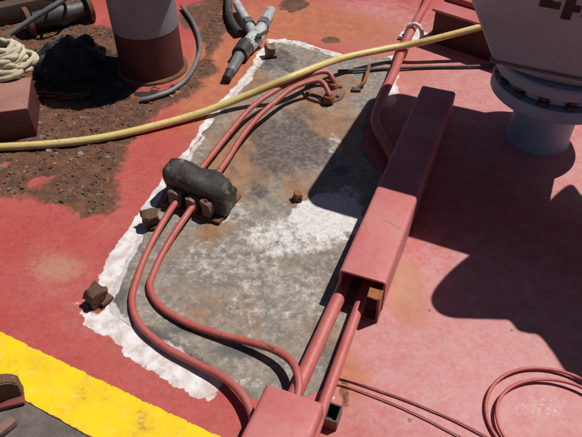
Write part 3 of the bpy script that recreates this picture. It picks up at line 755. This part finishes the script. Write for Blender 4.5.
for k in range(14):
    a = k * 2 * math.pi / 14 + .1
    if bolt_me is None:
        b = bmesh.new(); lathe(b, [(.016, .2125), (.016, .226), (.009, .227), (.009, .233), (.016, .234), (.016, .2445)], 6); o = finish(b, 'bolt', M['dark'], vfl, 20); bolt_me = o.data
    else:
        o = bpy.data.objects.new('bolt', bolt_me); COL.objects.link(o); o.parent = vfl
    o.location = (.168 * math.cos(a), .165 * math.sin(a), 0)
# body: square hopper flaring upwards
wl_, wu, z0, z1, z2 = .185, .315, .325, .60, .74
def sq(w, z, r=.03, n=6, cut=0.0):
    out = []
    for sx, sy, a0 in ((1, 1, 0), (-1, 1, 90), (-1, -1, 180), (1, -1, 270)):
        for k in range(n + 1):
            a = math.radians(a0 + 90 * k / n); ww = w - cut if sx > 0 else w
            out.append(Vector((sx * (ww - r) + r * math.cos(a), sy * (w - r) + r * math.sin(a), z)))
    return out
def loft(bm, rings, cap0=True, cap1=True):
    R = [[bm.verts.new(p) for p in r] for r in rings]; n = len(R[0])
    for i in range(len(R) - 1):
        for k in range(n): bm.faces.new((R[i][k], R[i][(k + 1) % n], R[i + 1][(k + 1) % n], R[i + 1][k]))
    if cap0: bm.faces.new(R[0][::-1])
    if cap1: bm.faces.new(R[-1])
bm = bmesh.new(); loft(bm, [sq(.150, .279, .149), sq(wl_ - .004, z0 - .012, .05), sq(wl_ - .002, z0 - .001, .02)]); finish(bm, 'lower_lip', M['white'], t, 40)
bm = bmesh.new(); loft(bm, [sq(wl_, z0, .02), sq(wu, z1, .06, 6, .05), sq(wu, z2, .06, 6, .05), sq(wu - .05, z2 + .04, .03, 6, .05)]); hood = finish(bm, 'hood', M['white'], t, 30)
bm = bmesh.new(); loft(bm, [sq(wl_ + .004, z0 - .005, .012), sq(wl_ + .007, z0 + .004, .012)]); finish(bm, 'rim', M['greyhose'], t, 30)
# stencilled 4 on the front (-Y) sloped face
sl_ = Vector((0, -(wu - wl_), z1 - z0)).normalized(); nrm = Vector((0, -(z1 - z0), -(wu - wl_))).normalized()
Mi = Matrix.Translation(vf) @ Matrix.Rotation(HEADZ, 4, 'Z'); Minv = Mi.inverted()
def on_face(px, py):
    o = Minv @ Vector((0, 0, CAM_H)); d = (Minv.to_3x3() @ (G(px, py) - Vector((0, 0, CAM_H))))
    p0 = Vector((0, -wl_, z0)); k = (p0 - o).dot(nrm) / d.dot(nrm); p = o + d * k - p0
    return p.x, p.dot(sl_)
ax_, ay_ = on_face(565, 19)                        # foot of the numeral's stem
def glyph(polys):
    bm = bmesh.new()
    for poly in polys:
        for off in (.0004, .0012): pass
        lo = [bm.verts.new(Vector((0, -wl_, z0)) + Vector((1, 0, 0)) * (ax_ + u) + sl_ * (ay_ + v) + nrm * .0003) for u, v in poly]
        hi = [bm.verts.new(v.co + nrm * .0012) for v in lo]
        n = len(lo)
        bm.faces.new(hi); bm.faces.new(lo[::-1])
        for k in range(n): bm.faces.new((lo[k], lo[(k + 1) % n], hi[(k + 1) % n], hi[k]))
    return finish(bm, 'stencil_numeral', M['stencil'], hood, 0)
glyph([[(-.011, 0), (.011, 0), (.011, .028), (.026, .028), (.026, .05), (.011, .05), (.011, .135), (-.011, .135)],
       [(-.066, .028), (-.019, .028), (-.019, .05), (-.040, .05), (-.019, .088), (-.019, .125), (-.066, .05)]])

# ------------------------------------------------------------------ unseen caster added at the right, its plan cut to throw the lobed shadow
VS = .82
off = Vector((math.sin(SUN_AZ), math.cos(SUN_AZ), 0)) / math.tan(SUN_EL) * VS
LOBE = [(505, 236), (475, 251), (451, 270), (436, 287), (431, 300), (438, 312), (452, 317.5), (472, 318.5), (500, 319.5), (514, 321), (525, 332), (545, 336), (562, 356), (584, 384), (650, 420), (740, 330), (690, 230), (600, 200), (584, 197), (571, 184), (552, 198), (538, 215), (528, 230)]
lq = Gn(LOBE); lq = catmull(lq + [lq[0]], 4)[:-1]
lp = [(p.x + off.x, p.y + off.y) for p in lq]
ctr = G(600, 285) + off; ctr.z = 0
t = thing('shadow_caster', 'added unseen shadow cowl standing outside the picture on the right', 'vent', ctr)
bm = bmesh.new(); prism(bm, [(p[0] - ctr.x, p[1] - ctr.y) for p in lp], VS, VS + .035, .93); finish(bm, 'caster', M['white'], t, 50)
bm = bmesh.new(); lathe(bm, [(.13, -.005), (.13, .01), (.075, .015), (.075, VS - .001)], 32); finish(bm, 'neck', M['white'], t)

# ------------------------------------------------------------------ post at upper left
pf = G(153, 68); pf.z = 0
t = thing('vent_post', 'round post at upper left, white above and dark red below', 'post', pf)
bm = bmesh.new(); lathe(bm, [(.132, -.01), (.132, .008), (.128, .012), (.1155, .013)], 48); jitter(bm, .002, 40); finish(bm, 'base_flange', M['rust'], t)
bm = bmesh.new(); lathe(bm, [(.118, .011), (.116, .175)], 48, caps=False); finish(bm, 'red_base', M['shaded_red'], t)
bm = bmesh.new(); lathe(bm, [(.117, .174), (.1175, .19), (.118, .42), (.185, .425), (.19, .44), (.185, .475), (.12, .52), (.03, .535)], 48); finish(bm, 'post_tube', M['post'], t)  # upper end widens into an unseen cap, added to broaden the post's shadow
one_tube('grey_cable', 'grey cable curving round the foot of the white and red post', 'cable', [G(*p) for p in [(182, 6, .014), (194, 24, .014), (200, 44, .014), (197, 60, .014), (187, 78, .014), (170, 91, .014), (150, 98, .014), (141, 100, .012)]], .0085, 'greyhose', 8, 10)

# ------------------------------------------------------------------ Y fitting
yf = G(250, 45); yf.z = 0
t = thing('hose_fitting', 'grey Y shaped hose fitting with a dark nozzle lying on the rusty deck', 'fitting', yf)
yv = lambda px, py, z: G(px, py, z) - yf
bm = bmesh.new(); tube(bm, [yv(255, 40, .034), yv(262, 27, .034), yv(271, 11, .034)], lambda s: .025 - .003 * s, 16); jitter(bm, .002, 60); finish(bm, 'outlet', M['grey'], t)
bm = bmesh.new(); tube(bm, [yv(256, 38, .036), yv(247, 22, .036), yv(237, 4, .036)], lambda s: .022 - .004 * s, 16); jitter(bm, .002, 60); finish(bm, 'outlet', M['grey'], t)
bm = bmesh.new(); tube(bm, [yv(259, 32, .034), yv(254, 39, .034), yv(247, 47, .032)], lambda s: .029 + .003 * math.sin(s * 3), 16); jitter(bm, .003, 60); finish(bm, 'body', M['grey'], t)
for a_, b_ in (((262, 27), (264.5, 22.5)), ((250, 27), (247.5, 22.5))):
    bm = bmesh.new(); tube(bm, [yv(*a_, .034), yv(*b_, .034)], .030, 6); finish(bm, 'hex_collar', M['greyhose'], t, 20)
bm = bmesh.new(); box(bm, yv(262, 34, .064), (.070, .014, .007), rotz(.9), .002); box(bm, yv(259, 36, .060), (.018, .018, .016), None, .003); finish(bm, 'lever', M['dark'], t, 30)
bm = bmesh.new(); tube(bm, [yv(246.5, 45, .033), yv(239.5, 55, .031)], .033, 14); jitter(bm, .003, 60); finish(bm, 'collar', M['black'], t)
bm = bmesh.new(); tube(bm, [yv(241, 53, .03), yv(235, 64, .026), yv(230, 72, .022)], lambda s: .022 - .004 * s, 14); finish(bm, 'nozzle', M['greyhose'], t)
bm = bmesh.new(); tube(bm, [yv(230.5, 71, .022), yv(226.5, 79, .018)], .017, 12); finish(bm, 'nozzle_tip', M['black'], t)
bm = bmesh.new(); tube(bm, catmull([yv(240, 33, .02), yv(233, 24, .024), yv(229, 12, .024), yv(229, -8, .024)], 5), .016, 12); finish(bm, 'hose_tail', M['black'], t)

# ------------------------------------------------------------------ rusty lugs
def lug(label, px, py, w, d, h, mat='rust_lit', z=0.0, rz=.5):
    g = G(px, py); g.z = z
    t = thing('rusty_lug', label, 'lug', g, rz, None)
    bm = bmesh.new(); box(bm, (0, 0, h * .5), (w, d, h), Matrix.Rotation(.12, 3, 'X'), min(w, d) * .16, 3)
    bmesh.ops.subdivide_edges(bm, edges=bm.edges[:], cuts=2, use_grid_fill=True)
    jitter(bm, .008, 34, px); jitter(bm, .004, 100, px + 3); finish(bm, 'lug_block', M[mat], t, 50)
    bm = bmesh.new(); box(bm, (w * .30, -d * .25, .006), (w * .8, d * .9, .010), None, .004, 2); jitter(bm, .004, 45, px); finish(bm, 'weld_bead', M['rust'], t, 60)
    return t
lug('rusty lug on the white plate edge just below the black clamp', 152, 226, .045, .038, .045, 'lug', .004, .3)
lug('rusty lug at the lower left corner of the white plate edge', 98, 302, .042, .040, .045, 'lug', .004, .9)
lug('small rusty lug in the far left corner of the plate', 270, 57, .036, .034, .045, 'brown', .004, .2)
lug('small rusty stub standing in the middle of the plate', 297, 201, .018, .022, .028, 'rust_lit', PZ, .2)
# hook by the rod
hk = G(362, 84); hk.z = PZ
t = thing('rusty_hook', 'small bent rusty hook on the plate beside the thin dark rod', 'hook', hk)
hv = lambda px, py, z: G(px, py, z) - hk
bm = bmesh.new(); tube(bm, catmull([hv(369, 66, .03), hv(367, 74, .03), hv(364, 82, .026), hv(357, 88, .012), hv(353, 91, .006)], 5), .007, 10); finish(bm, 'hook_bar', M['rust_lit'], t)
bm = bmesh.new(); box(bm, hv(356, 90, .008), (.032, .022, .014), None, .003); jitter(bm, .002, 50); finish(bm, 'hook_foot', M['dark'], t)
# round lug on the yellow line
lgp = G(12, 398); lgp.z = .005
t = thing('round_lug', 'brown round ended tie down lug standing on the yellow line', 'lug', lgp, .35)
bm = bmesh.new()
prof = [(-.026, 0), (.026, 0)] + [(.026 * math.cos(a), .045 + .026 * math.sin(a)) for a in [math.pi * k / 10 for k in range(11)]]
R0 = [bm.verts.new((p[0], -.013, p[1])) for p in prof]; R1 = [bm.verts.new((p[0], .013, p[1])) for p in prof]
for k in range(len(prof)): bm.faces.new((R0[k], R0[(k + 1) % len(prof)], R1[(k + 1) % len(prof)], R1[k]))
bm.faces.new(R0[::-1]); bm.faces.new(R1); bmesh.ops.bevel(bm, geom=bm.edges[:], offset=.003, segments=2, affect='EDGES')
jitter(bm, .003, 40, 3); finish(bm, 'lug_plate', M['lug'], t)
bm = bmesh.new(); box(bm, (0, -.006, .005), (.056, .044, .010), None, .004); jitter(bm, .004, 40); finish(bm, 'weld_pad', M['red_dark'], t)
rc = G(8, 430); rc.z = .003
bm = bmesh.new(); box(bm, (rc.x, rc.y, .012), (.02, .045, .018), rotz(-.7), .005); jitter(bm, .004, 50)
tag(finish(bm, 'rust_scale', M['brown'], None), 'small brown scrap on the grey walkway at the lower left corner', 'scrap')

# ------------------------------------------------------------------ thin red cable: coil and tail
cp = []
cgx, cgy = G(541, 420).x + .020, G(541, 420).y
for i in range(170):
    u = i / 169; a = math.radians(-80 - 360 * 2.0 * u); r = .127 - .016 * min(1, max(0, (u - .25) / .5)) + .0035 * math.sin(u * 21)
    cp.append(Vector((cgx + r * math.cos(a) * 1.04 + .012 * u, cgy + r * math.sin(a) * .88 + .010 * math.sin(u * 7), .006 + .007 * u + .002 * math.sin(u * 40))))
bm = bmesh.new(); tube(bm, cp, .0038, 8)
tag(finish(bm, 'cable_coil', M['red'], None, 60), 'loose coil of thin red cable on the pink deck at lower right', 'cable coil')
one_tube('thin_cable', 'straight thin red cable on the deck, the upper of two toward the coil', 'cable', [G(*p) for p in [(332, 376, .006), (352, 381, .005), (385, 392, .005), (420, 405, .005), (455, 420, .005), (486, 436, .005), (520, 455, .005)]], .0022, 'pinkcable', 8, 8, 0, 'thin red cables by the coil')
one_tube('thin_cable', 'straight thin red cable on the deck, the lower of two toward the coil', 'cable', [G(*p) for p in [(330, 382, .006), (350, 387, .005), (380, 398, .005), (415, 413, .005), (448, 430, .005), (480, 447, .005)]], .0019, 'pinkcable', 8, 8, 0, 'thin red cables by the coil')

# ------------------------------------------------------------------ red steel box behind, at the top
h0, h1 = G(430, 42), G(480, 59); hd = (h1 - h0); hd.z = 0; hd.normalize()
t = thing('hatch_box', 'low dark red steel box behind the yellow hose beside the white vent', 'box', h0, math.atan2(hd.y, hd.x))
bm = bmesh.new(); box(bm, (.36, .30, .065), (.72, .60, .13), None, .004); finish(bm, 'box_body', M['shaded_red'], t)
bm = bmesh.new(); box(bm, (.36, .30, .136), (.74, .62, .010), None, .003); finish(bm, 'lid', M['red_cover'], t)
for k in range(3):
    bm = bmesh.new(); box(bm, (.36, .10 + .17 * k, .1525), (.74, .03, .022), None, .003); finish(bm, 'lid_rib', M['red'], t)

# ------------------------------------------------------------------ clutter at left
bk = G(8, 137); bk.z = 0
t = thing('steel_block', 'low red steel block with rusty top at the left edge under the cream rope', 'block', G(38, 137), math.radians(14))
bm = bmesh.new(); box(bm, (-.17, .10, .052), (.34, .20, .104), None, .008); jitter(bm, .003, 25); finish(bm, 'block_body', M['shaded_red'], t)
bm = bmesh.new(); box(bm, (-.17, .10, .106), (.335, .195, .006), None, .002); finish(bm, 'top_plate', M['blocktop'], t)
# cream rope heap
rp = G(8, 72, .11)
t = thing('rope_heap', 'heap of frayed cream rope on the block at the left edge', 'rope', (rp.x, rp.y, .11))
bm = bmesh.new(); rg = random.Random(5)
for s in range(9):
    pts = []; a0 = rg.uniform(0, 6.28); z = .012 + .008 * s
    for k in range(14):
        a = a0 + k * .75 + rg.uniform(-.2, .2); r = .10 * (1 - s * .055) * rg.uniform(.55, 1.05)
        pts.append(Vector((r * math.cos(a) * 1.15 - .02, r * math.sin(a) * .9 + .03, z + rg.uniform(-.006, .012))))
    tube(bm, catmull(pts, 14), .0078, 12, True, .12, .45)
finish(bm, 'rope_strand', M['rope'], t, 60)
# black lumpy bag with grey bar
bgp = G(70, 76); bgp.z = 0
t = thing('black_tarpaulin', 'crumpled black sheet heaped left of the round post', 'tarpaulin', bgp)
bm = bmesh.new(); bmesh.ops.create_icosphere(bm, subdivisions=5, radius=1.0)
for v in bm.verts:
    q = v.co.copy(); k = 1 + .20 * noise.noise(q * 1.7) - .30 * abs(noise.noise(q * 2.6 + Vector((3, 1, 0)))) - .14 * abs(noise.noise(Vector((q.x * 5, q.y * 2.5, q.z * 4)))) - .03 * noise.noise(q * 9)
    v.co = Vector((q.x * .135 * k, q.y * .14 * k + .07, max(0, q.z) * .13 * k + .002))
finish(bm, 'tarpaulin_skin', M['bag'], t, 60)
one_tube('grey_bar', 'grey steel bar leaning beside the black heaped sheet at upper left', 'bar', [G(10, 34, .13), G(34, 18, .17), G(60, 2, .21), G(90, -22, .26)], .010, 'greyhose', 4, 10)
tb = G(20, 30); tb.z = 0
t = thing('timber_stack', 'dark brown timber baulks stacked in the upper left corner', 'timber', tb, .55)
for i, (dx, dy, dz) in enumerate([(-.1, .12, .04), (-.06, .24, .04), (-.1, .36, .04), (-.12, .18, .122), (-.08, .31, .122)]):
    bm = bmesh.new(); box(bm, (dx, dy, dz), (.62, .10, .078), rotz(.03 * math.sin(i * 3)), .006); jitter(bm, .004, 18, i); finish(bm, 'baulk', M['wood'], t)

# dark rusty fittings lying in the far left corner
va = G(62, 26); va.z = 0
t = thing('old_valve', 'dark rusty valve with handwheel lying behind the black heaped sheet', 'valve', va, .6)
bm = bmesh.new(); tube(bm, [Vector((-.12, 0, .05)), Vector((-.05, 0, .05)), Vector((0, 0, .052)), Vector((.05, 0, .05)), Vector((.12, 0, .05))], lambda u: .034 + .018 * math.exp(-((u - .5) / .18) ** 2), 18); jitter(bm, .003, 40); finish(bm, 'valve_body', M['dark'], t, 60)
for sx in (-.125, .125):
    bm = bmesh.new(); tube(bm, [Vector((sx - .009, 0, .05)), Vector((sx + .009, 0, .05))], .060, 22); finish(bm, 'flange', M['rust'], t, 40)
bm = bmesh.new(); tube(bm, [Vector((0, 0, .09)), Vector((0, -.02, .17))], .010, 10); finish(bm, 'stem', M['dark'], t, 50)
bm = bmesh.new(); hub = Vector((0, -.02, .165)); ring = [hub + Vector((.070 * math.cos(k * math.pi / 14), .066 * math.sin(k * math.pi / 14), .016 * math.sin(k * math.pi / 14))) for k in range(29)]
tube(bm, ring, .0075, 8, False)
for k in (0, 9, 19): tube(bm, [hub, ring[k]], .006, 8)
finish(bm, 'handwheel', M['greyhose'], t, 50)
el = G(92, 58); el.z = 0
t = thing('pipe_elbow', 'short dark pipe elbow lying in the shade between post and heaped sheet', 'pipe elbow', el, -.5)
bm = bmesh.new(); tube(bm, catmull([Vector((-.09, .02, .034)), Vector((-.03, .02, .034)), Vector((.01, .01, .036)), Vector((.03, -.03, .036)), Vector((.03, -.09, .034))], 7), .024, 14); jitter(bm, .002, 50); finish(bm, 'elbow', M['dark'], t, 60)
for a_, b_ in ((Vector((-.10, .02, .034)), Vector((-.082, .02, .034))), (Vector((.03, -.10, .034)), Vector((.03, -.082, .034)))):
    bm = bmesh.new(); tube(bm, [a_, b_], .033, 8); finish(bm, 'end_nut', M['rust'], t, 20)
ch = G(52, 100); ch.z = 0
t = thing('chain', 'short dark rusty chain lying on the scale beside the red block', 'chain', ch, .3)
for k in range(9):
    a_ = k * .42; p = Vector((-.10 + .026 * k, .025 * math.sin(a_ * 1.6), .014)); an = .5 * math.cos(a_ * 1.6)
    lnk = []
    for q in range(17):
        w = q * math.pi / 8; e = Vector((.021 * math.cos(w), .011 * math.sin(w), 0))
        if k % 2: e = Vector((e.x, 0, e.y))
        lnk.append(p + rotz(an) @ e)
    bm = bmesh.new(); tube(bm, lnk, .0042, 8, False); finish(bm, 'chain_link', M['rust'], t, 60)
